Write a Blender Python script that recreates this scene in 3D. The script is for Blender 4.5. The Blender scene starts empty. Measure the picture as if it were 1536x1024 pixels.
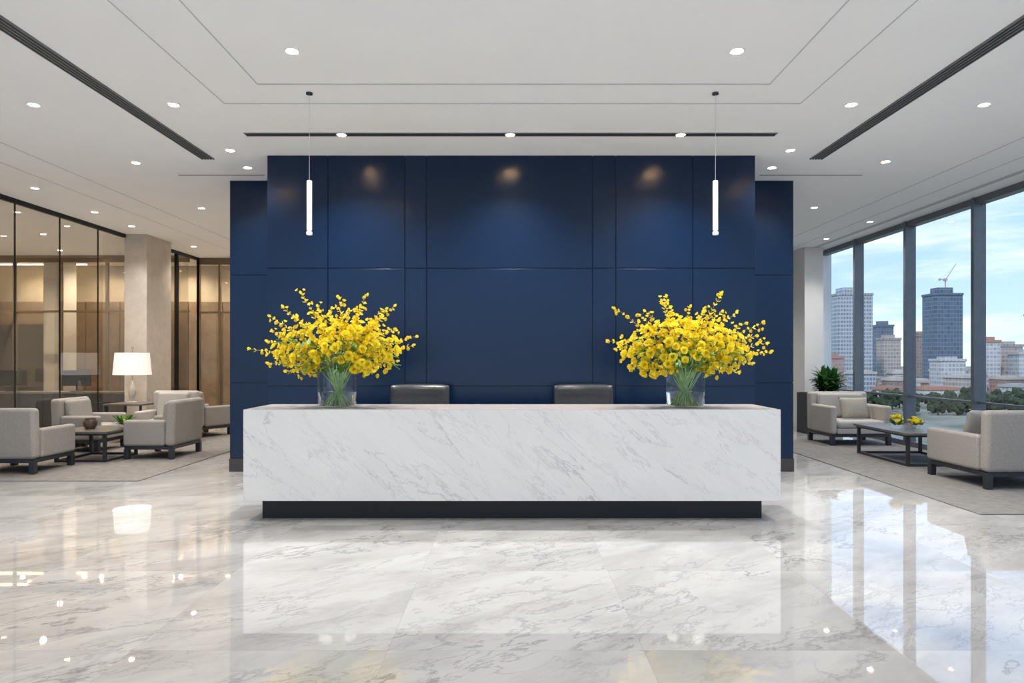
import bpy, bmesh, math, random
from math import pi, sin, cos, radians
from mathutils import Vector, Matrix
scene = bpy.context.scene
COL = scene.collection
try:
    scene.view_settings.view_transform = 'Standard'
    scene.view_settings.look = 'None'
except Exception:
    pass
scene.view_settings.exposure = 0.52

# ------------------------------------------------------------------ materials
def mat(name, color=(.8,.8,.8), rough=.5, metal=0., **kw):
    m = bpy.data.materials.new(name); m.use_nodes = True
    b = m.node_tree.nodes['Principled BSDF']
    b.inputs['Base Color'].default_value = (*color, 1)
    b.inputs['Roughness'].default_value = rough
    b.inputs['Metallic'].default_value = metal
    for k, v in kw.items():
        b.inputs[k.replace('_', ' ')].default_value = v
    return m

def math_node(nt, op, a, b=None, c=None):
    n = nt.nodes.new('ShaderNodeMath'); n.operation = op
    for i, v in enumerate((a, b, c)):
        if v is None: continue
        if isinstance(v, (int, float)): n.inputs[i].default_value = v
        else: nt.links.new(v, n.inputs[i])
    return n.outputs[0]

def maprange(nt, v, a, b, c, d):
    n = nt.nodes.new('ShaderNodeMapRange'); nt.links.new(v, n.inputs[0])
    for i, x in enumerate((a, b, c, d)): n.inputs[i+1].default_value = x
    return n.outputs[0]

def mixcol(nt, fac, a, b):
    n = nt.nodes.new('ShaderNodeMix'); n.data_type = 'RGBA'
    if isinstance(fac, (int, float)): n.inputs[0].default_value = fac
    else: nt.links.new(fac, n.inputs[0])
    for idx, v in ((6, a), (7, b)):
        if isinstance(v, tuple): n.inputs[idx].default_value = (*v, 1)
        else: nt.links.new(v, n.inputs[idx])
    return n.outputs[2]

def noise(nt, vec, scale, detail=4, rough=.5, dist=0.):
    n = nt.nodes.new('ShaderNodeTexNoise')
    n.inputs['Scale'].default_value = scale; n.inputs['Detail'].default_value = detail
    n.inputs['Roughness'].default_value = rough; n.inputs['Distortion'].default_value = dist
    if vec is not None: nt.links.new(vec, n.inputs['Vector'])
    return n.outputs[0]

def noisy(name, c1, c2, scale, rough=.8, bump=0., bscale=None, metal=0., objrand=False, translucent=0., **kw):
    m = mat(name, c1, rough, metal, **kw); nt = m.node_tree
    tc = nt.nodes.new('ShaderNodeTexCoord')
    n = noise(nt, tc.outputs['Object'], scale, 5, .6)
    b = nt.nodes['Principled BSDF']
    fac = maprange(nt, n, .35, .65, 0, 1)
    if objrand:
        oi = nt.nodes.new('ShaderNodeObjectInfo')
        fac = math_node(nt, 'MULTIPLY', math_node(nt, 'ADD', fac, oi.outputs['Random']), .5)
    col = mixcol(nt, fac, c1, c2)
    nt.links.new(col, b.inputs['Base Color'])
    if bump:
        bn = nt.nodes.new('ShaderNodeBump'); bn.inputs['Strength'].default_value = bump
        bn.inputs['Distance'].default_value = .003
        nt.links.new(noise(nt, tc.outputs['Object'], bscale or scale*4, 3), bn.inputs['Height'])
        nt.links.new(bn.outputs[0], b.inputs['Normal'])
    if translucent:
        out = nt.nodes['Material Output']
        tr = nt.nodes.new('ShaderNodeBsdfTranslucent'); nt.links.new(col, tr.inputs[0])
        mx = nt.nodes.new('ShaderNodeMixShader'); mx.inputs[0].default_value = translucent
        nt.links.new(b.outputs[0], mx.inputs[1]); nt.links.new(tr.outputs[0], mx.inputs[2])
        nt.links.new(mx.outputs[0], out.inputs[0])
    return m

def emis(name, color, s):
    m = mat(name, color, .4)
    b = m.node_tree.nodes['Principled BSDF']
    b.inputs['Emission Color'].default_value = (*color, 1)
    b.inputs['Emission Strength'].default_value = s
    return m

def glass_mat(name, tint=(.9,.95,.95), base=.04, ior=1.5):
    m = bpy.data.materials.new(name); m.use_nodes = True; nt = m.node_tree
    nt.nodes.clear()
    out = nt.nodes.new('ShaderNodeOutputMaterial')
    tr = nt.nodes.new('ShaderNodeBsdfTransparent'); tr.inputs[0].default_value = (*tint, 1)
    gl = nt.nodes.new('ShaderNodeBsdfGlossy'); gl.inputs['Roughness'].default_value = .01
    fr = nt.nodes.new('ShaderNodeFresnel'); fr.inputs[0].default_value = ior
    geo = nt.nodes.new('ShaderNodeNewGeometry')
    front = math_node(nt, 'SUBTRACT', 1.0, geo.outputs['Backfacing'])
    f2 = math_node(nt, 'MULTIPLY', math_node(nt, 'ADD', fr.outputs[0], base), front)
    mx = nt.nodes.new('ShaderNodeMixShader')
    nt.links.new(f2, mx.inputs[0])
    nt.links.new(tr.outputs[0], mx.inputs[1]); nt.links.new(gl.outputs[0], mx.inputs[2])
    nt.links.new(mx.outputs[0], out.inputs[0])
    return m

def marble(name, base, vein, du, dv, dw, stretch, s1, s2, rough, tile=None, warm=None, vw=.03, vamt=.7, cloudamt=.45, joint=.3, r2amt=.7, cs=1.6):
    m = mat(name, base, rough); nt = m.node_tree; b = nt.nodes['Principled BSDF']
    tc = nt.nodes.new('ShaderNodeTexCoord'); P = tc.outputs['Object']
    def dot(d):
        n = nt.nodes.new('ShaderNodeVectorMath'); n.operation = 'DOT_PRODUCT'
        nt.links.new(P, n.inputs[0]); n.inputs[1].default_value = d
        return n.outputs['Value']
    u = math_node(nt, 'MULTIPLY', dot(du), stretch); v = dot(dv); w = dot(dw)
    grout = None
    if tile:
        sx = nt.nodes.new('ShaderNodeSeparateXYZ'); nt.links.new(P, sx.inputs[0])
        tx = math_node(nt, 'DIVIDE', math_node(nt, 'ADD', sx.outputs[0], tile[2]), tile[0])
        ty = math_node(nt, 'DIVIDE', math_node(nt, 'ADD', sx.outputs[1], tile[3]), tile[1])
        off = math_node(nt, 'ADD', math_node(nt, 'MULTIPLY', math_node(nt, 'FLOOR', tx), 3.71),
                        math_node(nt, 'MULTIPLY', math_node(nt, 'FLOOR', ty), 5.37))
        w = math_node(nt, 'ADD', w, off)
        fx = math_node(nt, 'MULTIPLY', math_node(nt, 'PINGPONG', tx, .5), tile[0])
        fy = math_node(nt, 'MULTIPLY', math_node(nt, 'PINGPONG', ty, .5), tile[1])
        grout = math_node(nt, 'LESS_THAN', math_node(nt, 'MINIMUM', fx, fy), .0018)
    cb = nt.nodes.new('ShaderNodeCombineXYZ')
    for i, x in enumerate((u, v, w)): nt.links.new(x, cb.inputs[i])
    C = cb.outputs[0]
    def ridge(scale, dist, width, detail=8):
        n = noise(nt, C, scale, detail, .62, dist)
        a = math_node(nt, 'ABSOLUTE', math_node(nt, 'SUBTRACT', n, .5))
        return maprange(nt, a, 0, width, 1, 0)
    modn = maprange(nt, noise(nt, C, s1*.8, 3), .38, .62, 0, 1)
    r1 = math_node(nt, 'MULTIPLY', ridge(s1, .35, vw), modn)
    modn2 = maprange(nt, noise(nt, C, s2*.4, 2), .42, .64, 0, 1)
    r2 = math_node(nt, 'MULTIPLY', math_node(nt, 'MULTIPLY', ridge(s2, .3, vw*1.3), modn2), r2amt)
    cloud = maprange(nt, noise(nt, C, s1*cs, 7, .62, .4), .40, .72, 0, cloudamt)
    tot = math_node(nt, 'MULTIPLY', math_node(nt, 'MAXIMUM', r1, r2), vamt)
    c = mixcol(nt, cloud, base, warm or vein)
    c = mixcol(nt, tot, c, vein)
    if grout is not None:
        c = mixcol(nt, math_node(nt, 'MULTIPLY', grout, joint), c, (.3, .29, .28))
    nt.links.new(c, b.inputs['Base Color'])
    return m

M_floor = marble('floor_marble', (.52,.512,.505), (.15,.148,.15), (.80,.60,0), (-.60,.80,0), (0,0,1), .42,
                 1.5, 4.4, .02, tile=(1.36, 1.36, .66, .45), warm=(.31,.298,.288), vw=.014, vamt=.65, cloudamt=.8, joint=.4, r2amt=.7, cs=1.5)
M_floor.node_tree.nodes['Principled BSDF'].inputs['IOR'].default_value = 2.3
M_desk = marble('desk_marble', (.77,.765,.755), (.33,.335,.35), (.76,0,-.65), (.65,0,.76), (0,1,0), .24,
                2.6, 7.5, .25, warm=(.65,.645,.64), vw=.010, vamt=.6, cloudamt=.4)
M_desktop = marble('desk_top_marble', (.66,.62,.59), (.40,.37,.35), (.8,.6,0), (-.6,.8,0), (0,0,1), .4, 3, 7, .14, warm=(.54,.50,.475), vw=.02, vamt=.4)
M_ceil = noisy('ceiling_paint', (.93,.93,.935), (.915,.915,.92), 1.5, .9)
M_bounce = noisy('bounce_slab', (.80,.80,.80), (.75,.75,.75), 1.5, .9)  # pale surface of the added slab that throws sunlight back indoors
M_wall = noisy('wall_paint', (.78,.77,.755), (.75,.74,.725), 2, .85)
M_column = noisy('column_travertine', (.58,.52,.46), (.50,.45,.395), 6, .6, .2)
M_blue = noisy('navy_panel', (.0010,.0125,.043), (.0011,.0130,.045), 3, .25)
M_blue.node_tree.nodes['Principled BSDF'].inputs['Specular IOR Level'].default_value = .33
M_bluebase = mat('bronze_base', (.05,.045,.045), .4, .3)
M_black = mat('black_metal', (.012,.013,.015), .4, .5)
M_dark = noisy('dark_frame', (.022,.024,.030), (.028,.030,.036), 8, .42)
M_alu = noisy('anodised_aluminium', (.12,.14,.165), (.14,.16,.185), 5, .38, metal=.3)
M_slot = mat('slot_black', (.035,.036,.04), .6)
M_fin = mat('slot_fin', (.20,.205,.215), .5, .4)
M_cable = mat('white_cable', (.6,.6,.6), .5)
M_groove = mat('ceiling_groove', (.56,.56,.57), .9)
M_trimw = mat('white_trim', (.85,.85,.85), .5)
M_lens = emis('downlight_lens', (1, .88, .70), 26)
M_tube = emis('pendant_tube', (1, .98, .95), .12)
M_glass = glass_mat('window_glass', (.97,.985,.99), .0)
M_bronzeglass = glass_mat('bronze_glass', (.90,.89,.87), .09)
M_fabric = noisy('linen_fabric', (.37,.345,.32), (.31,.288,.267), 60, .95, .6, 260)
M_fabric2 = noisy('warm_white_fabric', (.49,.46,.42), (.43,.40,.37), 50, .95, .5, 260)
M_pillow = noisy('pillow_fabric', (.42,.375,.315), (.36,.32,.27), 70, .95, .4, 300)
M_rug = noisy('rug_wool', (.25,.234,.22), (.185,.173,.162), 9, 1., 1., 160)
M_tabletop = noisy('taupe_tabletop', (.14,.128,.118), (.10,.092,.084), 8, .3)
M_leather = noisy('grey_leather', (.030,.030,.034), (.023,.023,.026), 25, .30, .1, 120)
M_chrome = mat('chrome', (.6,.6,.62), .2, 1.)
M_wood = noisy('oak_panel', (.25,.185,.12), (.18,.13,.085), 3, .45)
M_woodlight = noisy('light_panel', (.50,.45,.37), (.44,.39,.32), 2, .6)
M_brass = mat('brass_frame', (.22,.17,.11), .35, .6)
M_darkroom = mat('dark_recess', (.02,.025,.04), .3)
M_shade = emis('lamp_shade_linen', (.90,.88,.84), .30)
M_warmstrip = emis('warm_strip', (1,.78,.48), 5)
M_petal = noisy('yellow_petal', (.93,.74,.012), (1.0,.90,.08), 30, .6, objrand=True, translucent=.35)
M_petal2 = noisy('golden_petal', (.87,.66,.012), (.98,.84,.06), 12, .6, translucent=.35)
M_stem = noisy('green_stem', (.18,.36,.07), (.32,.50,.14), 10, .5)
M_twig = noisy('olive_twig', (.28,.24,.06), (.20,.20,.05), 10, .7)
M_leafg = noisy('green_leaf', (.06,.18,.03), (.13,.30,.05), 8, .5, translucent=.25)
M_leafdark = noisy('dark_green_leaf', (.03,.12,.025), (.07,.21,.04), 8, .4, translucent=.25)
M_vase = glass_mat('vase_glass', (.99,.997,.993), .0)
M_water = mat('vase_water', (.98,.998,.985), .0, 0., Transmission_Weight=1.0, IOR=1.33)
M_planter = noisy('black_planter', (.012,.014,.02), (.018,.02,.026), 5, .6)
M_soil = noisy('soil', (.05,.035,.02), (.03,.02,.012), 30, 1.)
M_ceramic = noisy('dark_ceramic', (.06,.04,.035), (.16,.09,.06), 14, .4)
M_screen = mat('dark_screen', (.01,.012,.015), .1)

# ------------------------------------------------------------------ geometry helpers
def link(o):
    COL.objects.link(o); return o

def newmesh(name, verts, faces, m=None, smooth=False):
    me = bpy.data.meshes.new(name); me.from_pydata(verts, [], faces); me.update()
    if m: me.materials.append(m)
    if smooth:
        for p in me.polygons: p.use_smooth = True
    return link(bpy.data.objects.new(name, me))

BF = [(0,3,2,1),(4,5,6,7),(0,1,5,4),(1,2,6,5),(2,3,7,6),(3,0,4,7)]
def boxgeo(b, V, F):
    x0,x1,y0,y1,z0,z1 = b; s = len(V)
    V += [(x0,y0,z0),(x1,y0,z0),(x1,y1,z0),(x0,y1,z0),(x0,y0,z1),(x1,y0,z1),(x1,y1,z1),(x0,y1,z1)]
    F += [tuple(s+i for i in f) for f in BF]

def boxes(name, bl, m, bevel=0., seg=2, parent=None, loc=None, rot=None):
    V, F = [], []
    for b in bl: boxgeo(b, V, F)
    o = newmesh(name, V, F, m)
    if bevel:
        md = o.modifiers.new('bevel', 'BEVEL'); md.width = bevel; md.segments = seg
        md.limit_method = 'ANGLE'; md.angle_limit = radians(40)
        if seg > 2:
            for p in o.data.polygons: p.use_smooth = True
            w = o.modifiers.new('wn', 'WEIGHTED_NORMAL'); w.keep_sharp = True
    if parent: o.parent = parent
    if loc: o.location = loc
    if rot: o.rotation_euler = rot
    return o

def lathe(name, prof, m, n=32, parent=None, loc=None, smooth=True, closed=False):
    V, F = [], []
    for r, z in prof:
        for i in range(n):
            a = 2*pi*i/n; V.append((r*cos(a), r*sin(a), z))
    k = len(prof)
    for j in range(k-1):
        for i in range(n):
            i2 = (i+1) % n
            F.append((j*n+i, j*n+i2, (j+1)*n+i2, (j+1)*n+i))
    if prof[0][0] > 1e-4 and not closed: F.append(tuple(reversed(range(n))))
    if prof[-1][0] > 1e-4 and not closed: F.append(tuple((k-1)*n+i for i in range(n)))
    o = newmesh(name, V, F, m, smooth)
    if smooth:
        md = o.modifiers.new('es', 'EDGE_SPLIT'); md.split_angle = radians(40)
    if parent: o.parent = parent
    if loc: o.location = loc
    return o

def tubegeo(pts, r0, r1, V, F, n=6):
    s = len(V); k = len(pts)
    for j, p in enumerate(pts):
        p = Vector(p)
        t = (Vector(pts[min(j+1,k-1)]) - Vector(pts[max(j-1,0)])).normalized()
        a = t.orthogonal().normalized(); b = t.cross(a)
        r = r0 + (r1-r0)*j/(k-1)
        for i in range(n):
            an = 2*pi*i/n; V.append(tuple(p + a*r*cos(an) + b*r*sin(an)))
    for j in range(k-1):
        for i in range(n):
            i2 = (i+1) % n
            F.append((s+j*n+i, s+j*n+i2, s+(j+1)*n+i2, s+(j+1)*n+i))
    F.append(tuple(s+i for i in reversed(range(n)))); F.append(tuple(s+(k-1)*n+i for i in range(n)))

def empty(name, loc, rotz=0., label=None, cat=None, group=None):
    e = bpy.data.objects.new(name, None); e.empty_display_size = .2
    e.location = loc; e.rotation_euler = (0,0,rotz); link(e)
    tag(e, label, cat, group); return e

def tag(o, label=None, cat=None, group=None, kind=None):
    if label: o['label'] = label
    if cat: o['category'] = cat
    if group: o['group'] = group
    if kind: o['kind'] = kind
    return o

def dup(root, loc, rotz=None, label=None):
    r = root.copy(); COL.objects.link(r); r.location = loc
    if rotz is not None: r.rotation_euler = (0,0,rotz)
    if label: r['label'] = label
    def rec(src, dst):
        for c in list(src.children):
            cc = c.copy(); COL.objects.link(cc); cc.parent = dst
            rec(c, cc)
    rec(root, r)
    return r

def struct(o, label=None):
    o['kind'] = 'structure'
    if label: o['label'] = label
    return o

# ------------------------------------------------------------------ camera
H = 1.55; C = 4.0
cam_d = bpy.data.cameras.new('camera'); cam = link(bpy.data.objects.new('camera', cam_d))
cam.location = (0,0,H); cam.rotation_euler = (pi/2,0,0)
cam_d.sensor_width = 36; cam_d.lens = 24; cam_d.shift_y = 26/1536
cam_d.clip_end = 3000
scene.camera = cam

# ------------------------------------------------------------------ room shell
XL = -7.62; XR = 7.10
struct(boxes('floor', [(-14.2, 7.3, -5, 18.2, -.3, 0)], M_floor), 'polished white marble tiled floor with grey veining')
struct(boxes('floor_bounce', [(-30, 20, -40, -5, -.3, -.01)], M_bounce), 'unseen pale slab added to bounce sunlight into the lobby')  # added behind the camera, unseen; sunlit so it brightens ceiling and desk front
struct(boxes('ceiling', [(-14.2, 7.3, -5, 18.2, C, C+.3)], M_ceil), 'smooth white painted ceiling')
struct(boxes('wall_left', [(-14.2, -14.0, -5, 18.2, 0, C)], M_woodlight))
struct(boxes('wall_office', [(-14.0, -3.0, 18.0, 18.2, 0, C)], M_woodlight), 'warm beige office wall behind the glass partitions')
struct(boxes('wall_right', [(-3.0, 7.3, 15.6, 15.8, 0, C)], M_wall), 'white painted end wall')
struct(boxes('wall_side', [(-3.2, -3.0, 10.3, 18.0, 0, C)], M_wall))
struct(boxes('wall_column', [(6.43, 6.84, 15.0, 15.6, 0, C)], M_wall, .005), 'white square column beside the windows')
struct(boxes('wall_pier', [(XL, -7.18, 13.42, 14.38, 0, C)], M_column, .006), 'beige stone clad column')

def panelwall(name, y0, y1, xs, zs, label):
    g = .005; bl = [(xs[0], xs[-1], y0+.02, y1, 0, C)]
    for i in range(len(xs)-1):
        for j in range(len(zs)-1):
            bl.append((xs[i]+(g if i else 0), xs[i+1]-(g if i < len(xs)-2 else 0), y0, y0+.03, zs[j]+(g if j else 0), zs[j+1]-(g if j < len(zs)-2 else 0)))
    o = boxes(name, bl, M_blue, .002, 2); struct(o, label); return o
panelwall('wall_back', 8.23, 9.38, [-2.95,-2.22,-1.29,-1.03,.97,1.25,2.18,2.93], [.0,1.22,2.64,C], 'navy blue panelled feature wall')
panelwall('wall_back_wing', 9.39, 10.3, [-3.88,-2.4,2.4,3.87], [.18,1.22,2.70,C], 'recessed navy blue panelled side wings')
struct(boxes('baseboard_back', [(-3.885, 3.875, 9.375, 10.3, 0, .18)], M_bluebase))

# ceiling grooves, slots
gz = C-.003
trims = []
def strip(x0,x1,y0,y1,m=M_groove,z=gz): trims.append(([(x0,x1,y0,y1,z,C+.01)], m))
w = .005
strip(-2.27-w,-2.27+w,-5,6.09); strip(2.30-w,2.30+w,-5,6.09); strip(-2.27,2.30,6.09-.011,6.09+.011)
strip(-2.76-w,-2.76+w,-5,6.55); strip(2.77-w,2.77+w,-5,6.55); strip(-2.76,2.77,6.55-.011,6.55+.011)
for x in (-5.79,-6.38,5.66,6.2): strip(x-w*1.2,x+w*1.2,-5,15.6)
strip(-4.45,-3.3,9.09,9.12,M_fin); strip(3.3,4.67,9.09,9.12,M_fin)
strip(6.62,6.72,-5,15.0,M_groove)
for i,(b,m) in enumerate(trims): struct(boxes('trim_%d'%(i+1), b, m))
def slot(n, x0, x1, y0, y1, along):
    struct(boxes('trim_%d'%n, [(x0,x1,y0,y1,C-.006,C+.01)], M_slot))
    bl = []
    if along == 'y':
        k = 4
        for i in range(k+1):
            x = x0+(x1-x0)*i/k; bl.append((x-.006,x+.006,y0,y1,C-.014,C))
    else:
        for y in (y0,y1): bl.append((x0,x1,y-.004,y+.004,C-.010,C))
    struct(boxes('trim_%d'%(n+1), bl, M_fin))
slot(30, -3.79,-3.65,-5,8.36,'y'); slot(32, 3.65,3.79,-5,8.36,'y'); slot(34, -2.91,2.88,7.40,7.49,'x')

# ------------------------------------------------------------------ right windows
ys = [-2.2,-.4,1.4,3.2,5.0,6.8,8.6,10.4,12.2,14.0,15.6]
for i in range(len(ys)-1):
    a, b = ys[i], ys[i+1]; fw = .035
    fr = boxes('window_%d'%(i+1), [
        (XR-.09,XR+.10,a-fw,a+fw,0,C), (XR-.06,XR+.10,a,b,C-.10,C), (XR-.06,XR+.10,a,b,0,.09),
        (XR-.03,XR+.03,a,b,.87,.90)], M_alu, .004, 2)
    struct(fr, 'floor to ceiling window bay with grey aluminium mullions')
    boxes('window_glass', [(XR+.02,XR+.026,a+fw,b-fw,.09,C-.1)], M_glass, parent=fr)

# left glass partition along x = XL
yl = [3.0,4.07,5.14,6.2,7.27,8.33,9.40,10.46,11.50,12.56,13.42]
k = 20
for i in range(len(yl)-1):
    a, b = yl[i], yl[i+1]
    fr = boxes('window_%d'%k, [(XL-.03,XL+.03,a,b,C-.07,C),(XL-.03,XL+.03,a,b,0,.08),(XL-.012,XL+.012,a-.006,a+.006,.08,C-.07)], M_black)
    struct(fr, 'frameless bronze tinted glass office partition')
    boxes('window_glass', [(XL-.006,XL+.006,a+.007,b-.007,.08,C-.07)], M_bronzeglass, parent=fr); k += 1
for a, b in ((14.38,15.5),(15.5,16.6)):
    fr = boxes('window_%d'%k, [(XL-.03,XL+.03,a,b,C-.07,C),(XL-.03,XL+.03,a,b,0,.08),(XL-.03,XL+.03,b-.04,b+.02,.08,C-.07),(XL-.03,XL+.03,a,a+.05,.08,C-.07)], M_black)
    struct(fr, 'bronze tinted glass door panel')
    boxes('window_glass', [(XL-.006,XL+.006,a+.05,b-.04,.08,C-.07)], M_bronzeglass, parent=fr); k += 1
def frontglass(xb, y, zt, label):
    global k
    for i in range(len(xb)-1):
        a, b = xb[i], xb[i+1]
        fr = boxes('window_%d'%k, [(a,b,y-.03,y+.03,zt,C),(a,b,y-.03,y+.03,2.65,2.70),(a,b,y-.03,y+.03,0,.08),(a-.025,a+.025,y-.04,y+.04,.08,zt)], M_brass)
        struct(fr, label)
        boxes('window_glass', [(a+.025,b-.025,y-.006,y+.006,.08,zt)], M_bronzeglass, parent=fr); k += 1
frontglass([-7.6,-7.1,-6.2,-5.3,-4.2,-3.2], 16.6, C-.16, 'brass framed glass partition')
frontglass([-14.0,-12.9,-11.8,-10.7,-9.6,-8.5,-7.66], 16.2, C-.16, 'brass framed inner office partition')

# office interior behind glass
bl = []
x = -13.9
while x < -3.3:
    bl.append((x, x+.88, 17.95, 18.0, .1, 3.05)); x += .9
struct(boxes('trim_60', bl, M_wood, .004), 'timber wall panelling')
struct(boxes('door_1', [(-13.6,-12.1,17.90,17.96,0,2.45)], M_darkroom), 'dark glazed office doorway')
struct(boxes('door_2', [(-6.7,-6.1,17.90,17.96,0,2.45)], M_darkroom), 'dark glazed corridor doorway')
struct(boxes('trim_61', [(-13.67,-13.6,17.88,17.97,0,2.52),(-12.1,-12.03,17.88,17.97,0,2.52),(-13.6,-12.1,17.88,17.97,2.45,2.52)], M_brass))
struct(boxes('trim_62', [(-13.9,-11.0,17.6,17.68,C-.03,C+.01),(-12.6,-11.9,16.7,16.8,C-.03,C+.01),(-7.3,-5.0,17.4,17.46,C-.03,C+.01)], M_warmstrip), 'warm linear ceiling lights')
struct(boxes('wall_office_pier', [(-11.6,-11.1,16.9,17.4,0,C),(-9.6,-9.2,16.9,17.4,0,C)], M_trimw, .005), 'pale office columns')
cr = empty('storage_credenza', (-10.4,14.9,0), 0, 'low dark wood credenza inside the glass office', 'cabinet')
boxes('cabinet_body', [(-2.4,2.2,-.25,.25,.08,.80)], M_dark, .01, parent=cr)
boxes('cabinet_top', [(-2.43,2.23,-.28,.28,.80,.84)], M_tabletop, .006, parent=cr)
for i in range(5):
    boxes('door', [(-2.38+i*.91,-1.50+i*.91,-.27,-.25,.10,.78)], M_dark, .004, parent=cr)
boxes('base', [(-2.3,2.1,-.2,.2,0,.08)], M_black, parent=cr)
for (x,s) in ((-11.9,0),(-10.9,1),(-9.5,1)):
    mo = empty('computer_monitor', (x,14.9,.84), .2 if s else -.15, 'black desktop monitor standing on the office credenza', 'monitor', 'office monitors')
    boxes('screen', [(-.28,.28,-.015,.015,.12,.46)], M_screen, .006, parent=mo)
    boxes('stand', [(-.02,.02,.0,.03,.01,.2),(-.11,.11,-.07,.09,0,.012)], M_black, .003, parent=mo)

# ------------------------------------------------------------------ downlights
def downlight_proto():
    r = lathe('recessed_downlight', [(.044,0),(.044,-.004),(.054,-.008),(.060,-.003),(.060,0)], M_trimw, 32, closed=True)
    lathe('lens', [(.0,-.003),(.044,-.003)], M_lens, 32, parent=r)
    tag(r, 'round recessed ceiling downlight with glowing warm lens', 'downlight', 'ceiling downlights')
    return r
dl = [(-1.75,5.43),(1.79,5.43),(-4.61,6.58),(4.55,6.58),(-3.26,6.58),(3.27,6.58),(-3.31,8.02),(3.27,8.02),
      (-4.70,8.53),(4.64,8.48),(-3.39,8.75),(3.33,8.75),(-5.05,11.1),(4.89,11.05),(-6.85,9.8),(-6.97,11.4),
      (-7.02,12.6),(-6.95,14.9),(-5.1,13.6),(4.9,13.6),(6.42,13.94),(6.4,12.2),(-1.86,7.445),(-.02,7.445),(1.84,7.445),
      (-1.8,3.0),(1.8,3.0),(-4.6,3.4),(4.6,3.4),(0,.6),(-3.3,.4),(3.3,.4),(-6.0,5.2)]  # this row is out of view, added to light the room
dl_office = [(-9.2,11.2),(-11.0,13.0),(-9.2,13.4),(-12.0,15.4),(-10.2,15.4),(-8.4,15.4),(-12.4,17.3),(-10.4,17.3),(-8.4,17.3),(-6.7,17.3),(-5.6,17.3),(-4.4,17.3)]  # several of these added to brighten the office and put sparkles on the floor
proto = None
def spot(name, e, ang, soft, col):
    l = bpy.data.lights.new(name, 'SPOT'); l.energy = e; l.spot_size = radians(ang); l.spot_blend = 1.; l.shadow_soft_size = soft; l.color = col; return l
ld = spot('downlight_lamp', 105, 125, .04, (1,.96,.90))
ld2 = spot('office_lamp', 145, 155, .05, (1,.82,.60))
ld3 = spot('wall_washer_lamp', 230, 125, .045, (1,.98,.95))
for i, (x, y) in enumerate(dl + dl_office):
    if proto is None:
        proto = downlight_proto(); r = proto
    else: r = dup(proto, (x,y,C))
    sl = abs(y-7.445) < .01
    r.location = (x,y,C - (.006 if sl else 0))
    lo = link(bpy.data.objects.new('downlight_lamp', ld3 if sl else (ld if i < len(dl) else ld2))); lo.location = (x,y,C-.03)

# ------------------------------------------------------------------ pendants
def pendant(x):
    p = empty('pendant_light', (x,6.29,C), 0, 'slim white cylindrical pendant lamp hanging over the desk', 'pendant lamp', 'desk pendants')
    lathe('canopy', [(0,0),(.030,0),(.030,-.016),(.0,-.016)], M_dark, 24, parent=p)
    V,F = [],[]; tubegeo([(0,0,-.015),(0,0,-.4),(0,0,-.81)], .0025,.0025,V,F,6)
    c = newmesh('cable', V, F, M_cable); c.parent = p
    lathe('lamp_tube', [(0,-.81),(.022,-.81),(.024,-.815),(.024,-1.265),(.018,-1.268),(.018,-1.278),(.027,-1.28),(.027,-1.305),(.022,-1.31),(0,-1.31)], M_tube, 24, parent=p)
    return p
pendant(-1.867); pendant(1.874)

# ------------------------------------------------------------------ reception desk
desk = empty('reception_desk', (0,6.51,0), 0, 'long white veined marble reception desk on a black plinth', 'reception desk')
bx = 2.562
boxes('counter_body', [(-bx,bx,0,.06,.196,1.064),(-bx,-bx+.06,.06,.76,.196,1.064),(bx-.06,bx,.06,.76,.196,1.064),
                       (-bx+.06,bx-.06,.06,.76,1.007,1.060),(-bx+.06,bx-.06,.06,.60,.196,.24)], M_desk, 0, parent=desk)
tag(boxes('countertop', [(-bx,bx,.0,.76,1.064,1.067)], M_desktop, 0, parent=desk), 'warm grey stone top surface')
boxes('plinth', [(-2.43,2.43,.1325,.58,0,.196)], M_black, .004, parent=desk)
boxes('worktop', [(-bx+.06,bx-.06,.10,.70,.72,.75)], M_tabletop, 0, parent=desk)

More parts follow.
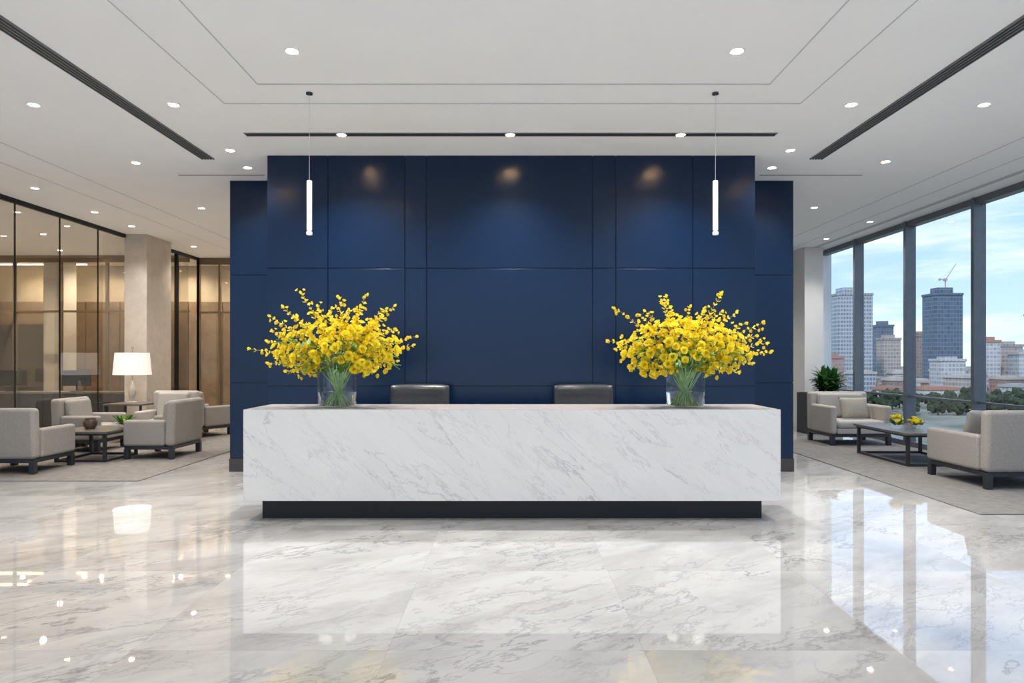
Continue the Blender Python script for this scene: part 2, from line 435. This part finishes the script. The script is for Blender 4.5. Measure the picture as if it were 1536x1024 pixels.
# ------------------------------------------------------------------ office chairs
def office_chair(x, y):
    r = empty('office_chair', (x,y,0), 0, 'dark grey leather swivel chair behind the desk', 'office chair', 'reception chairs')
    V,F = [],[]; nx, nz_ = 16, 12; W=.362
    for side in (-1,1):
        for j in range(nz_+1):
            for i in range(nx+1):
                u = -1+2*i/nx; v = j/nz_; e = abs(2*v-1)
                t = .055*(max(0,1-abs(u)**6))**.5*(max(0,1-e**8))**.5
                if 8 <= j <= 9: t *= .80 if j == 9 else .9
                V.append((W*u*(1-.02*e**6), .26+.05*v-.07*u*u + side*t, .60+.675*v-.018*abs(u)**5*(v-.5)*2))
    n1 = (nx+1)*(nz_+1)
    for j in range(nz_):
        for i in range(nx):
            a = j*(nx+1)+i
            F.append((a,a+1,a+nx+2,a+nx+1)); F.append((n1+a,n1+a+nx+1,n1+a+nx+2,n1+a+1))
    b = newmesh('backrest', V, F, M_leather, True); b.parent = r
    bm = bmesh.new(); bm.from_mesh(b.data); bmesh.ops.remove_doubles(bm, verts=bm.verts, dist=.0005); bm.to_mesh(b.data); bm.free()
    sm = b.modifiers.new('s','SUBSURF'); sm.levels = 1; sm.render_levels = 1
    boxes('seat', [(-.27,.27,-.27,.25,.43,.53)], M_leather, .04, 4, parent=r)
    for s in (-1,1):
        boxes('armrest', [(s*.31-.03,s*.31+.03,-.16,.18,.66,.70),(s*.31-.015,s*.31+.015,-.02,.03,.44,.66),(min(0,s*.31),max(0,s*.31),-.02,.03,.42,.44)], M_black, .006, parent=r)
    V,F = [],[]; tubegeo([(0,0,.10),(0,0,.43)], .03,.022,V,F,12)
    tubegeo([(0,.12,.42),(0,.30,.45),(0,.34,.70)], .018,.018,V,F,8)
    for i in range(5):
        a = 2*pi*i/5+.3; tubegeo([(0,0,.11),(.27*cos(a),.27*sin(a),.07)], .022,.015,V,F,8)
    o = newmesh('base', V, F, M_chrome); o.parent = r
    for i in range(5):
        a = 2*pi*i/5+.3
        V,F = [],[]; cx,cy = .27*cos(a),.27*sin(a); tubegeo([(cx-.015,cy,.028),(cx+.015,cy,.028)], .028,.028,V,F,14)
        o = newmesh('caster', V, F, M_black); o.parent = r
    return r
office_chair(-1.07,7.70); office_chair(.83,7.70)

# ------------------------------------------------------------------ vases + bouquets
def glass_vase(x, y, z):
    r = empty('glass_vase', (x,y,z), 0, 'clear round glass vase with water on the marble desk', 'vase', 'desk vases')
    prof = [(0,.0),(.168,.0),(.181,.008),(.192,.08),(.196,.22),(.195,.355),(.189,.36),(.188,.355),(.189,.22),(.185,.08),(.174,.022),(0,.02)]
    lathe('vase_body', prof, M_vase, 48, parent=r)
    lathe('water', [(0,.024),(.171,.026),(.183,.08),(.187,.15),(.187,.155),(0,.155)], M_water, 48, parent=r)
    return r

def petalgeo(V, F, c, dirn, up, w, l, cup):
    s = len(V); side = dirn.cross(up).normalized(); up2 = side.cross(dirn).normalized()
    ws = (.35,.95,1.0,.45)
    for j in range(4):
        t = j/3
        for i in (-1,0,1):
            p = c + dirn*(l*t) + side*(w*.5*ws[j]*i) + up2*(cup*l*(t*t) + abs(i)*w*.18)
            V.append(tuple(p))
    for j in range(3):
        for i in range(2):
            a = s+j*3+i; F.append((a,a+1,a+4,a+3))

def blossom_mesh(seed):
    rnd = random.Random(seed); V,F = [],[]
    for layer,(n,el,l,w,cup) in enumerate(((6,.15,1.,.95,.25),(5,.6,.85,.8,.35),(4,1.05,.65,.62,.3),(3,1.35,.5,.4,.2))):
        for i in range(n):
            a = 2*pi*(i+.5*layer)/n + rnd.uniform(-.15,.15); e = el+rnd.uniform(-.1,.1)
            d = Vector((cos(a)*cos(e), sin(a)*cos(e), sin(e)))
            up = Vector((-cos(a)*sin(e), -sin(a)*sin(e), cos(e)))
            petalgeo(V,F,Vector((0,0,-.15)),d,up,w*rnd.uniform(.9,1.1),l*rnd.uniform(.9,1.1),cup)
    me = bpy.data.meshes.new('blossom'); me.from_pydata(V,[],F); me.materials.append(M_petal)
    for p in me.polygons: p.use_smooth = True
    return me
BM = [blossom_mesh(i) for i in range(3)]

def minibloom(V, F, c, dirn, s, rnd):
    dirn = dirn.normalized(); a0 = dirn.orthogonal().normalized(); b0 = dirn.cross(a0)
    off = rnd.uniform(0,6)
    for n, el, k in ((5,.35,1.),(3,1.0,.7)):
        for i in range(n):
            a = 2*pi*i/n+off
            rad = a0*cos(a)+b0*sin(a)
            petalgeo(V,F,c,(rad*cos(el)+dirn*sin(el)).normalized(),dirn,s*1.05*k,s*k,.35)

def bouquet(x, y, z, seed, tips, label):
    rnd = random.Random(seed)
    r = empty('flower_bouquet', (x,y,z), 0, label, 'flowers', 'desk bouquets')
    cz = .57
    V,F = [],[]
    for i in range(32):
        a = rnd.uniform(0,2*pi); r0 = rnd.uniform(.02,.13); a2 = a+pi+rnd.uniform(-.8,.8); r1 = rnd.uniform(.06,.165)
        p0 = Vector((r0*cos(a),r0*sin(a),.03)); p1 = Vector((r1*cos(a2),r1*sin(a2),.36)); p2 = p1 + Vector((p1.x*1.2,p1.y*1.0,.22))
        tubegeo([p0,(p0+p1)/2,p1,p2], .0055,.004,V,F,6)
    o = newmesh('stem_bundle', V, F, M_stem, True); o.parent = r; tag(o, 'green stems standing in the water', kind='stuff')
    V,F = [],[]
    for i in range(190):
        a = rnd.uniform(0,2*pi); rad = rnd.uniform(.05,.48); zz = .36+rnd.uniform(-.0,.30)
        if zz < .39: rad = min(rad,.15)
        c = Vector((rad*cos(a)*1.15, rad*sin(a)*.8, zz))
        d = Vector((cos(a)+rnd.uniform(-.5,.5), sin(a)+rnd.uniform(-.5,.5), rnd.uniform(-.5,.7))).normalized()
        petalgeo(V,F,c,d,Vector((0,0,1)),.042,.10,-.1)
    o = newmesh('green_foliage', V, F, M_leafg, True); o.parent = r; tag(o, 'green leaves below the blooms', kind='stuff')
    pts = []; tries = 0
    while len(pts) < 99 and tries < 9000:
        tries += 1
        u = rnd.uniform(-1,1); a = rnd.uniform(0,2*pi)
        if sin(a) > .35 and rnd.random() < .85: continue
        s = math.sqrt(1-u*u); rr = rnd.uniform(.78,1.10)
        d = Vector((s*cos(a), s*sin(a), u))
        p = Vector((d.x*.60*rr, d.y*.36*rr, d.z*.27*rr))
        if p.z < -.10 and abs(p.x) < .20 and p.y < .2: continue
        if any((p-q[0]).length < .066 for q in pts): continue
        pts.append((p,d))
    for i,(p,d) in enumerate(pts):
        b = bpy.data.objects.new('blossom', BM[i%3]); link(b); b.parent = r
        b.location = (p.x,p.y,p.z+cz)
        d2 = Vector((d.x, d.y-.45, d.z+.30+rnd.uniform(-.2,.2))).normalized()
        b.rotation_euler = d2.to_track_quat('Z','Y').to_euler()
        sc = rnd.uniform(.038,.052); b.scale = (sc,sc,sc)
    V,F = [],[]
    for i in range(300):
        u = rnd.uniform(-.9,1); a = rnd.uniform(0,2*pi); s = math.sqrt(max(0,1-u*u)); rr = rnd.uniform(.5,1.2)
        if sin(a) > .5 and rnd.random() < .5: continue
        c = Vector((s*cos(a)*.58*rr, s*sin(a)*.36*rr, u*.28*rr+cz))
        if c.z < cz-.12 and abs(c.x) < .2: continue
        minibloom(V,F,c,Vector((c.x, c.y-.25, c.z-cz+.2)),rnd.uniform(.022,.032),rnd)
    TV,TF = [],[]
    for (tx,ty,tz) in tips:
        tip = Vector((tx,ty,tz)); base = Vector((tx*.12,ty*.12,.40))
        mid = Vector((tx*.5+rnd.uniform(-.05,.05),ty*.55,.40+(tz-.40)*.60+.02)); N = 15; path = []
        for i in range(N+1):
            t = i/N; path.append(base*(1-t)**2 + mid*2*t*(1-t) + tip*t*t + Vector((rnd.uniform(-.008,.008),rnd.uniform(-.008,.008),rnd.uniform(-.008,.008))))
        tubegeo(path, .005,.002,TV,TF,5)
        for i in range(4,N+1):
            t = i/N; p = path[i]; tg = (path[i]-path[i-1]).normalized()
            sd = tg.orthogonal().normalized(); sd.rotate(Matrix.Rotation(rnd.uniform(0,6.28),3,tg))
            size = .044*(1.05-.40*t)*rnd.uniform(.8,1.2)
            for sgn in (-1,1,):
                d = (sd*sgn + tg*rnd.uniform(.3,.9)).normalized()
                petalgeo(V,F,p,d,tg,size*.95,size,.3)
            for rep in range(2):
                if rnd.random() < (.85 if t < .7 else .4):
                    q = p + Vector((rnd.uniform(-.045,.045),rnd.uniform(-.05,.03),rnd.uniform(-.035,.05)))
                    tubegeo([p,q], .002,.0015,TV,TF,4)
                    minibloom(V,F,q,(q-p)+Vector((0,-.03,.02)),rnd.uniform(.022,.032)*(1.1-.35*t),rnd)
        petalgeo(V,F,tip,(tip-path[-2]).normalized(),Vector((0,-1,.2)),.026,.04,.1)
    o = newmesh('petal_sprays', V, F, M_petal2, True); o.parent = r; tag(o, 'small golden petals along airy sprays', kind='stuff')
    o = newmesh('twigs', TV, TF, M_twig, True); o.parent = r; tag(o, 'thin olive twigs', kind='stuff')
    return r
DT = 1.067
tipsL = [(-.34,-.05,1.12),(-.22,.1,1.00),(.05,-.1,1.06),(.30,-.05,1.10),(.20,.1,1.00),(.56,0,1.00),(.78,-.05,.70),(.72,.15,.62),(-.66,0,.90),
         (-.84,-.05,.58),(-.72,.1,.66),(-.64,-.1,.44),(.60,-.1,.46),(.48,-.2,.88),(-.48,-.15,.98),(-.1,.15,.98),(.40,.2,.96),(-.56,-.2,.74),(.60,-.2,.76),(-.40,-.3,.36),(.42,-.3,.36),(.16,-.2,.94),(-.30,-.3,.88)]
tipsR = [(-.24,-.05,1.04),(-.16,.1,1.10),(.02,-.1,.98),(.34,-.05,1.12),(.22,.1,.98),(.50,0,.94),(.74,-.05,.84),(.88,.1,.56),(.80,.0,.64),(-.70,0,.98),
         (-.76,-.05,.66),(-.66,.1,.58),(-.56,-.1,.40),(.62,-.1,.44),(.52,-.2,.82),(-.48,-.15,.90),(-.36,.15,.96),(.42,.2,.96),(-.54,-.2,.70),(.62,-.2,.70),(-.36,-.3,.34),(.42,-.3,.36),(.12,-.2,.92)]
glass_vase(-1.74,6.80,DT+.0005); glass_vase(1.725,6.80,DT+.0005)
bouquet(-1.74,6.80,DT,3,tipsL,'large airy bouquet of yellow blossoms in a glass vase')
bouquet(1.725,6.80,DT,8,tipsR,'large airy bouquet of yellow blossoms in a glass vase')

# ------------------------------------------------------------------ rugs
tag(boxes('area_rug', [(-7.56,-4.72,8.63,14.5,0,.012)], M_rug, .004), 'beige grey wool rug under the lounge chairs on marble', 'rug')
tag(boxes('area_rug', [(4.65,6.97,6.78,13.0,0,.012)], M_rug, .004), 'beige grey wool rug beside the tall windows', 'rug')
RZ = .012

# ------------------------------------------------------------------ armchairs
def armchair(x,y,rot,w,d,ah,bh,m,label,zz=RZ):
    r = empty('armchair', (x,y,zz), rot, label, 'armchair', 'lounge armchairs')
    hw, hd, at = w/2, d/2, .12
    boxes('frame', [(-hw+.02,hw-.02,-hd+.02,hd-.02,.15,.20)], M_dark, .004, parent=r)
    for sx in (-1,1):
        for sy in (-1,1):
            cx, cy = sx*(hw-.05), sy*(hd-.05)
            boxes('leg', [(cx-.037,cx+.037,cy-.037,cy+.037,0,.16)], M_dark, .004, parent=r)
    for s in (-1,1):
        a0, a1 = sorted((s*hw, s*(hw-at)))
        boxes('armrest', [(a0,a1,-hd,hd-.145,.20,ah)], m, .045, 5, parent=r)
    boxes('backrest', [(-hw,hw,-.075,.075,0,bh-.20)], m, .055, 5, parent=r, loc=(0,hd-.075,.20), rot=(radians(-2),0,0))
    boxes('seat', [(-hw+at+.004,hw-at-.004,-hd-.005,hd-.15,.205,.30)], m, .02, 4, parent=r)
    boxes('seat_cushion', [(-hw+at+.006,hw-at-.006,-hd-.01,hd-.16,.30,.44)], m, .06, 5, parent=r)
    boxes('back_cushion', [(-hw+at+.01,hw-at-.01,-.06,.06,0,bh-.47)], m, .055, 5, parent=r, loc=(0,hd-.22,.445), rot=(radians(-8),0,0))
    return r
armchair(-6.80,9.50,pi,.92,.88,.60,.88,M_fabric,'light grey fabric armchair with dark legs, back turned, beside coffee table')
armchair(-7.16,11.60,pi/2,.86,.78,.60,.88,M_fabric,'light grey fabric armchair against the glass partition')
armchair(-5.56,10.92,-pi/2,1.0,.78,.60,.90,M_fabric,'light grey fabric armchair at the rug edge facing coffee table')
armchair(-6.33,12.55,0,.84,.80,.60,.94,M_fabric2,'pale fabric armchair beside the lamp table')
armchair(-6.25,13.80,pi-.5,.84,.80,.60,.90,M_fabric,'pale fabric armchair turned away near the stone column')
armchair(6.18,12.55,.04,1.12,.92,.70,.92,M_fabric2,'pale beige armchair with throw pillow near potted plant')
armchair(6.13,8.58,pi+.02,1.16,1.14,.63,.93,M_fabric,'grey fabric armchair with pillow, back turned, by coffee table')

def pillow(x,y,z,rot,w,h,t,m,label):
    n = 12; V,F = [],[]
    for s in (-1,1):
        for j in range(n+1):
            for i in range(n+1):
                u, v = -1+2*i/n, -1+2*j/n
                k = (max(0,1-u**2)*max(0,1-v**2))**.45
                px = u*w/2*(1-.05*(1-v*v)); pz = v*h/2*(1-.05*(1-u*u))
                V.append((px, s*t/2*k, pz))
    n1 = (n+1)**2
    for j in range(n):
        for i in range(n):
            a = j*(n+1)+i; F.append((a,a+1,a+n+2,a+n+1)); F.append((n1+a,n1+a+n+1,n1+a+n+2,n1+a+1))
    o = newmesh('throw_pillow', V, F, m, True)
    bm = bmesh.new(); bm.from_mesh(o.data); bmesh.ops.remove_doubles(bm, verts=bm.verts, dist=.0005); bm.to_mesh(o.data); bm.free()
    o.location = (x,y,z); o.rotation_euler = rot
    return tag(o, label, 'pillow')
pillow(6.28,12.53,RZ+.64,(radians(-20),0,.05),.54,.40,.16,M_pillow,'beige linen throw pillow leaning on the armchair')
pillow(5.98,8.66,RZ+.68,(radians(18),0,.12),.56,.46,.16,M_fabric,'grey linen throw pillow leaning against the chair back')

# ------------------------------------------------------------------ tables
def coffee_table(x,y,w,d,h,label,top):
    r = empty('coffee_table', (x,y,RZ), 0, label, 'coffee table', 'lounge coffee tables')
    hw, hd = w/2, d/2
    boxes('tabletop', [(-hw,hw,-hd,hd,h-.035,h)], top, .005, parent=r)
    boxes('apron', [(-hw+.03,hw-.03,-hd+.03,hd-.03,h-.06,h-.035)], M_dark, .002, parent=r)
    for sx in (-1,1):
        for sy in (-1,1):
            cx, cy = sx*(hw-.06), sy*(hd-.06)
            boxes('leg', [(cx-.022,cx+.022,cy-.022,cy+.022,0,h-.05)], M_dark, .003, parent=r)
    a = hw-.06; b = hd-.06
    boxes('stretcher', [(-a,a,-b-.018,-b+.018,.0,.035),(-a,a,b-.018,b+.018,.0,.035),(-a-.018,-a+.018,-b,b,0,.035),(a-.018,a+.018,-b,b,0,.035)], M_dark, .002, parent=r)
    return r
coffee_table(-6.42,10.58,.84,.96,.46,'square coffee table with taupe top and dark metal frame',M_tabletop)
coffee_table(6.16,10.45,1.12,1.5,.48,'dark square coffee table with metal frame beside windows',M_tabletop)
st = empty('side_table', (-7.12,12.82,RZ), 0, 'dark square side table holding a lamp', 'side table')
boxes('tabletop', [(-.36,.36,-.36,.36,.68,.71)], M_tabletop, .004, parent=st)
for sx in (-1,1):
    for sy in (-1,1):
        boxes('leg', [(sx*.32-.018,sx*.32+.018,sy*.32-.018,sy*.32+.018,0,.68)], M_dark, .003, parent=st)
boxes('shelf', [(-.32,.32,-.32,.32,.18,.20)], M_dark, .002, parent=st)
lp = empty('table_lamp', (-7.12,12.80,RZ+.711), 0, 'table lamp with white drum shade on the side table', 'lamp')
lathe('lamp_base', [(0,0),(.10,0),(.10,.02),(.035,.035),(.03,.06),(.055,.12),(.065,.2),(.05,.29),(.022,.35),(.018,.42),(0,.42)], M_column, 32, parent=lp)
V,F = [],[]; tubegeo([(0,0,.42),(0,0,1.02)], .006,.006,V,F,8); o = newmesh('pole', V, F, M_brass); o.parent = lp
lathe('lamp_shade', [(.325,.53),(.29,.94),(.286,.94),(.321,.53)], M_shade, 40, parent=lp, closed=True)
lathe('finial', [(0,1.0),(.018,1.01),(.028,1.035),(.018,1.06),(0,1.07)], M_brass, 16, parent=lp)
pl = link(bpy.data.objects.new('lamp_bulb_light', bpy.data.lights.new('lamp_bulb_light','POINT'))); pl.data.energy = 4; pl.data.color=(1,.85,.66); pl.data.shadow_soft_size=.05; pl.location = (-7.12,12.80,1.46)

def small_flowers(x,y,z,seed,label,yellow=True,s=1.):
    rnd = random.Random(seed)
    r = empty('flower_bowl', (x,y,z), 0, label, 'flowers', 'table flower bowls')
    lathe('bowl', [(0,0),(.05*s,0),(.075*s,.04*s),(.08*s,.09*s),(.074*s,.09*s),(.068*s,.04*s),(.04*s,.01*s),(0,.01*s)], M_vase, 24, parent=r)
    for i in range(16 if yellow else 4):
        a = rnd.uniform(0,6.28); rr = rnd.uniform(0,.075)*s
        b = bpy.data.objects.new('blossom', BM[i%3]); link(b); b.parent = r
        b.location = (rr*cos(a),rr*sin(a),(.11+rnd.uniform(-.06,.05))*s); b.scale = (.034*s,)*3
        b.rotation_euler = (rnd.uniform(-.6,.6),rnd.uniform(-.6,.6),a)
    V,F = [],[]
    for i in range(16 if yellow else 50):
        a = rnd.uniform(0,6.28)
        d = Vector((cos(a),sin(a),rnd.uniform(.2,2.))).normalized()
        petalgeo(V,F,Vector((cos(a)*.03*s,sin(a)*.03*s,.05*s)),d,Vector((0,0,1)),.03*s,(.10 if yellow else .18)*s,-.15)
    o = newmesh('leaves', V, F, M_leafg, True); o.parent = r; tag(o, kind='stuff')
    return r
small_flowers(5.80,10.30,RZ+.48,1,'small bowl of yellow flowers on the coffee table',True,1.25)
small_flowers(6.10,10.34,RZ+.48,2,'small bowl of yellow flowers on the coffee table',True,1.15)
small_flowers(-6.12,10.74,RZ+.46,5,'small glass with green and yellow sprigs on coffee table',False,1.0)
lathe('decorative_pot', [(0,0),(.06,0),(.095,.05),(.10,.10),(.07,.15),(.075,.165),(.066,.165),(.06,.15),(.09,.10),(.085,.05),(0,.02)], M_ceramic, 28, loc=(-6.50,10.52,RZ+.46))
tag(bpy.context.scene.objects['decorative_pot'], 'small dark patterned ceramic pot on the coffee table', 'pot')

# ------------------------------------------------------------------ potted plant
pp = empty('potted_plant', (6.50,14.30,0), 0, 'leafy green plant in a black rectangular planter by window', 'potted plant')
boxes('planter', [(-.42,.30,-.28,.28,0,.84)], M_planter, .008, parent=pp)
boxes('soil', [(-.39,.27,-.25,.25,.80,.845)], M_soil, parent=pp)
rnd = random.Random(4); V,F = [],[]
for i in range(380):
    a = rnd.uniform(0,2*pi); e = rnd.uniform(.0,1.5); L = rnd.uniform(.20,.36)
    base = Vector((rnd.uniform(-.14,.14)+.12, rnd.uniform(-.10,.10), .86+rnd.uniform(0,.28)))
    pv = base; d = Vector((cos(a)*cos(e), sin(a)*cos(e), sin(e))); side = d.cross(Vector((0,0,1))).normalized()
    s = len(V); N = 5
    for j in range(N+1):
        t = j/N; ww = .040*sin(pi*min(1,t*.9+.08))
        V.append(tuple(pv-side*ww)); V.append(tuple(pv+Vector((0,0,-.008)))); V.append(tuple(pv+side*ww))
        d = (d + Vector((0,0,-.30*t))).normalized(); pv = pv + d*L/N
    for j in range(N):
        for q in range(2):
            k0 = s+j*3+q; F.append((k0,k0+1,k0+4,k0+3))
o = newmesh('foliage', V, F, M_leafdark, True); o.parent = pp; tag(o, 'arching green leaves', kind='stuff')

# ------------------------------------------------------------------ exterior city
GZ = -26
M_ground = noisy('park_ground', (.10,.12,.08), (.28,.28,.255), .03, 1.)
struct(newmesh('ground', [(-400,-400,GZ),(2500,-400,GZ),(2500,2500,GZ),(-400,2500,GZ)], [(0,1,2,3)], M_ground), 'distant city ground')

def facade(name, wall, glass, fh, cw, a=.35, bthr=.25):
    m = mat(name, wall, .7); nt = m.node_tree; b = nt.nodes['Principled BSDF']
    tc = nt.nodes.new('ShaderNodeTexCoord'); sx = nt.nodes.new('ShaderNodeSeparateXYZ'); nt.links.new(tc.outputs['Object'], sx.inputs[0])
    z = math_node(nt,'FRACT', math_node(nt,'DIVIDE', sx.outputs[2], fh))
    h = math_node(nt,'FRACT', math_node(nt,'DIVIDE', math_node(nt,'ADD', sx.outputs[0], sx.outputs[1]), cw))
    g = math_node(nt,'MULTIPLY', math_node(nt,'GREATER_THAN', z, a), math_node(nt,'GREATER_THAN', h, bthr))
    cellz = math_node(nt,'FLOOR', math_node(nt,'DIVIDE', sx.outputs[2], fh))
    cellh = math_node(nt,'FLOOR', math_node(nt,'DIVIDE', math_node(nt,'ADD', sx.outputs[0], sx.outputs[1]), cw))
    wn = nt.nodes.new('ShaderNodeTexWhiteNoise'); wn.noise_dimensions = '2D'
    cb = nt.nodes.new('ShaderNodeCombineXYZ'); nt.links.new(cellz, cb.inputs[0]); nt.links.new(cellh, cb.inputs[1]); nt.links.new(cb.outputs[0], wn.inputs['Vector'])
    gl = mixcol(nt, math_node(nt,'MULTIPLY', wn.outputs[0], .45), glass, tuple(min(1,c*1.9+.04) for c in glass))
    nt.links.new(mixcol(nt, g, wall, gl), b.inputs['Base Color'])
    return m
F_A = facade('facade_pale', (.40,.44,.48), (.13,.17,.22), 3.0, 2.2, .4, .3)  # facade tones from here on muted and bluish, standing in for distance haze
F_B = facade('facade_glass', (.14,.19,.26), (.05,.09,.14), 3.4, 2.6, .25, .18)
F_C = facade('facade_beige', (.44,.39,.35), (.20,.205,.22), 3.0, 2.4)
F_D = facade('facade_brown', (.32,.24,.21), (.15,.155,.17), 3.0, 2.4)
F_E = facade('facade_white', (.52,.52,.52), (.25,.28,.33), 3.0, 2.6)
F_F = facade('facade_terracotta', (.42,.25,.19), (.19,.18,.19), 3.0, 2.4)
M_roof1 = mat('roof_terracotta', (.38,.21,.16), .9); M_roof2 = mat('roof_grey', (.36,.37,.39), .9); M_roof3 = mat('roof_pale', (.45,.43,.42), .9)  # roof colours dulled as well, with haze mixed into them

def building(name, x, y, w, d, h, m, rot=0., label='city building seen through the windows', cat='building', roofm=None):
    bl = [(-w/2,w/2,-d/2,d/2,0,h), (-w*.3,w*.25,-d*.3,d*.3,h,h+min(5,h*.06)+1)]
    t = .5
    bl += [(-w/2-t,w/2+t,-d/2-t,-d/2,h-.8,h+1),(-w/2-t,w/2+t,d/2,d/2+t,h-.8,h+1),(-w/2-t,-w/2,-d/2,d/2,h-.8,h+1),(w/2,w/2+t,-d/2,d/2,h-.8,h+1)]
    o = boxes(name, bl, m); o.location = (x,y,GZ); o.rotation_euler = (0,0,rot)
    o.data.materials.append(roofm or M_roof2)
    for p in o.data.polygons:
        if p.normal.z > .5: p.material_index = 1
        if p.center.z > h-.81 and roofm: p.material_index = 1
    return tag(o, label, cat)
placed = []
def tower_at(px0, px1, pytop, D, m, label, dd=None):
    w = (px1-px0)/1024*D; x = ((px0+px1)/2-768)/1024*D + w*.16; top = 1.55+(538-pytop)/1024*D
    placed.append((x, D+w/2, max(w,dd or 0)*.62))
    return building('office_tower', x, D+w/2, w*.80, dd or w*.6, top-GZ, m, 0, label, 'skyscraper'), x, top
tower_at(1247,1312,440,520,F_A,'tall pale grey tower with a regular window grid')
_, tx, tt = tower_at(1395,1448,440,560,F_B,'tall blue glass office tower with a rooftop crane')
tower_at(1312,1342,488,640,F_B,'mid rise blue glass office tower')
tower_at(1320,1353,508,560,F_C,'beige mid rise apartment block')
tower_at(1371,1394,503,620,F_D,'brown mid rise city tower')
tower_at(1405,1452,540,470,F_E,'white low apartment block near park')
tower_at(1497,1538,518,520,F_C,'beige apartment block beside the park')
tower_at(1555,1610,470,600,F_A,'pale grey tower with window grid')
tower_at(1476,1500,535,640,F_B,'small blue glass office block')
tower_at(1190,1225,480,600,F_C,'beige tower among city blocks')
tower_at(1640,1700,450,560,F_B,'blue glass tower among city blocks')
V,F = [],[]
tubegeo([(0,0,0),(0,0,9)], .5,.5,V,F,4); tubegeo([(0,0,8),(9,0,24)], .45,.25,V,F,4); tubegeo([(0,0,8),(-5,0,9)], .5,.5,V,F,4); tubegeo([(-4,0,9),(0,0,13),(9,0,24)], .12,.12,V,F,4)
boxgeo((-1.2,1.2,-1,1,7,9.5),V,F); boxgeo((-5.5,-4,-.8,.8,7.5,9.5),V,F)
cr = newmesh('tower_crane', V, F, M_roof2); cr.location = (tx+3,575,tt+6.01); cr.scale = (1,1,.85); tag(cr,'construction crane on the tower roof','crane')

rnd = random.Random(11); n = 0; tries = 0
while n < 270 and tries < 9000:
    tries += 1
    D = rnd.uniform(436,980) if n > 70 else rnd.uniform(436,540); k = rnd.uniform(.40,.98)
    h = rnd.uniform(26,52) if rnd.random() < .36 and D > 500 else rnd.uniform(8,18)+ (D-425)*.02
    w = rnd.uniform(10,22); d = rnd.uniform(10,16); R = math.hypot(w+1,d+1)/2
    if any((k*D-q[0])**2+(D-q[1])**2 < (R+q[2])**2 for q in placed): continue
    placed.append((k*D,D,R)); n += 1
    building('apartment_building' if h > 26 else 'city_house', k*D, D, w, d, h, rnd.choice((F_C,F_E,F_F,F_C,F_E,F_B,F_D,F_A,F_F)), rnd.uniform(-.3,.3),
             'low rise city building among trees', 'building', rnd.choice((M_roof1,M_roof1,M_roof3,M_roof3,M_roof2)))['group'] = 'distant city buildings'
M_tree = noisy('tree_crown', (.020,.036,.022), (.048,.066,.036), .4, 1.)
def tree_mesh(seed):
    rr = random.Random(seed); bm = bmesh.new()
    for i in range(14):
        c = Vector((rr.uniform(-3.4,3.4), rr.uniform(-3.4,3.4), rr.uniform(3,9)))
        res = bmesh.ops.create_icosphere(bm, subdivisions=2, radius=rr.uniform(1.2,2.6), matrix=Matrix.Translation(c))
        for v in res['verts']:
            v.co += Vector((rr.uniform(-.5,.5),rr.uniform(-.5,.5),rr.uniform(-.6,.6)))
    bmesh.ops.create_cone(bm, segments=8, radius1=.6, radius2=.4, depth=6, matrix=Matrix.Translation((0,0,3)))
    me = bpy.data.meshes.new('tree'); bm.to_mesh(me); bm.free(); me.materials.append(M_tree); return me
TM = [tree_mesh(i) for i in range(5)]
tp = []; tries = 0
while len(tp) < 260 and tries < 16000:
    tries += 1
    D = rnd.uniform(330,415) if len(tp) < 190 else rnd.uniform(230,330); k = rnd.uniform(.42,.96)
    if any((k*D-q[0])**2+(D-q[1])**2 < 9.2**2 for q in tp): continue
    tp.append((k*D,D)); i = len(tp)
    t = bpy.data.objects.new('tree', TM[i%5]); link(t); t.location = (k*D, D, GZ); s = rnd.uniform(.60,.80)
    if D < 325: s *= .75
    t.scale = (s,s,s*rnd.uniform(.9,1.4)); t.rotation_euler = (0,0,rnd.uniform(0,6))
    tag(t, 'leafy green park tree', 'tree', 'park trees')

# ------------------------------------------------------------------ world + sun
wd = bpy.data.worlds.new('world'); scene.world = wd; wd.use_nodes = True; nt = wd.node_tree
bg = nt.nodes['Background']
tc = nt.nodes.new('ShaderNodeTexCoord'); sp = nt.nodes.new('ShaderNodeSeparateXYZ'); nt.links.new(tc.outputs['Generated'], sp.inputs[0])
zz = sp.outputs[2]
sky = mixcol(nt, maprange(nt, zz, 0, .34, 0, 1), (.40,.53,.66), (.12,.28,.54))
mp = nt.nodes.new('ShaderNodeMapping'); mp.inputs['Scale'].default_value = (1,1,6.5); mp.inputs['Location'].default_value = (.3,.15,.2); nt.links.new(tc.outputs['Generated'], mp.inputs[0])
cl = maprange(nt, noise(nt, mp.outputs[0], 3.0, 9, .60, .3), .42, .63, 0, 1)
skyc = mixcol(nt, math_node(nt,'MULTIPLY',cl,.92), sky, (.61,.635,.675))
nt.links.new(skyc, bg.inputs[0]); bg.inputs[1].default_value = 1.5
sun = link(bpy.data.objects.new('sun', bpy.data.lights.new('sun','SUN'))); sun.data.energy = 2.0; sun.data.angle = radians(3); sun.data.color = (1,.95,.88)
sun.rotation_euler = (radians(42), 0, radians(-38))
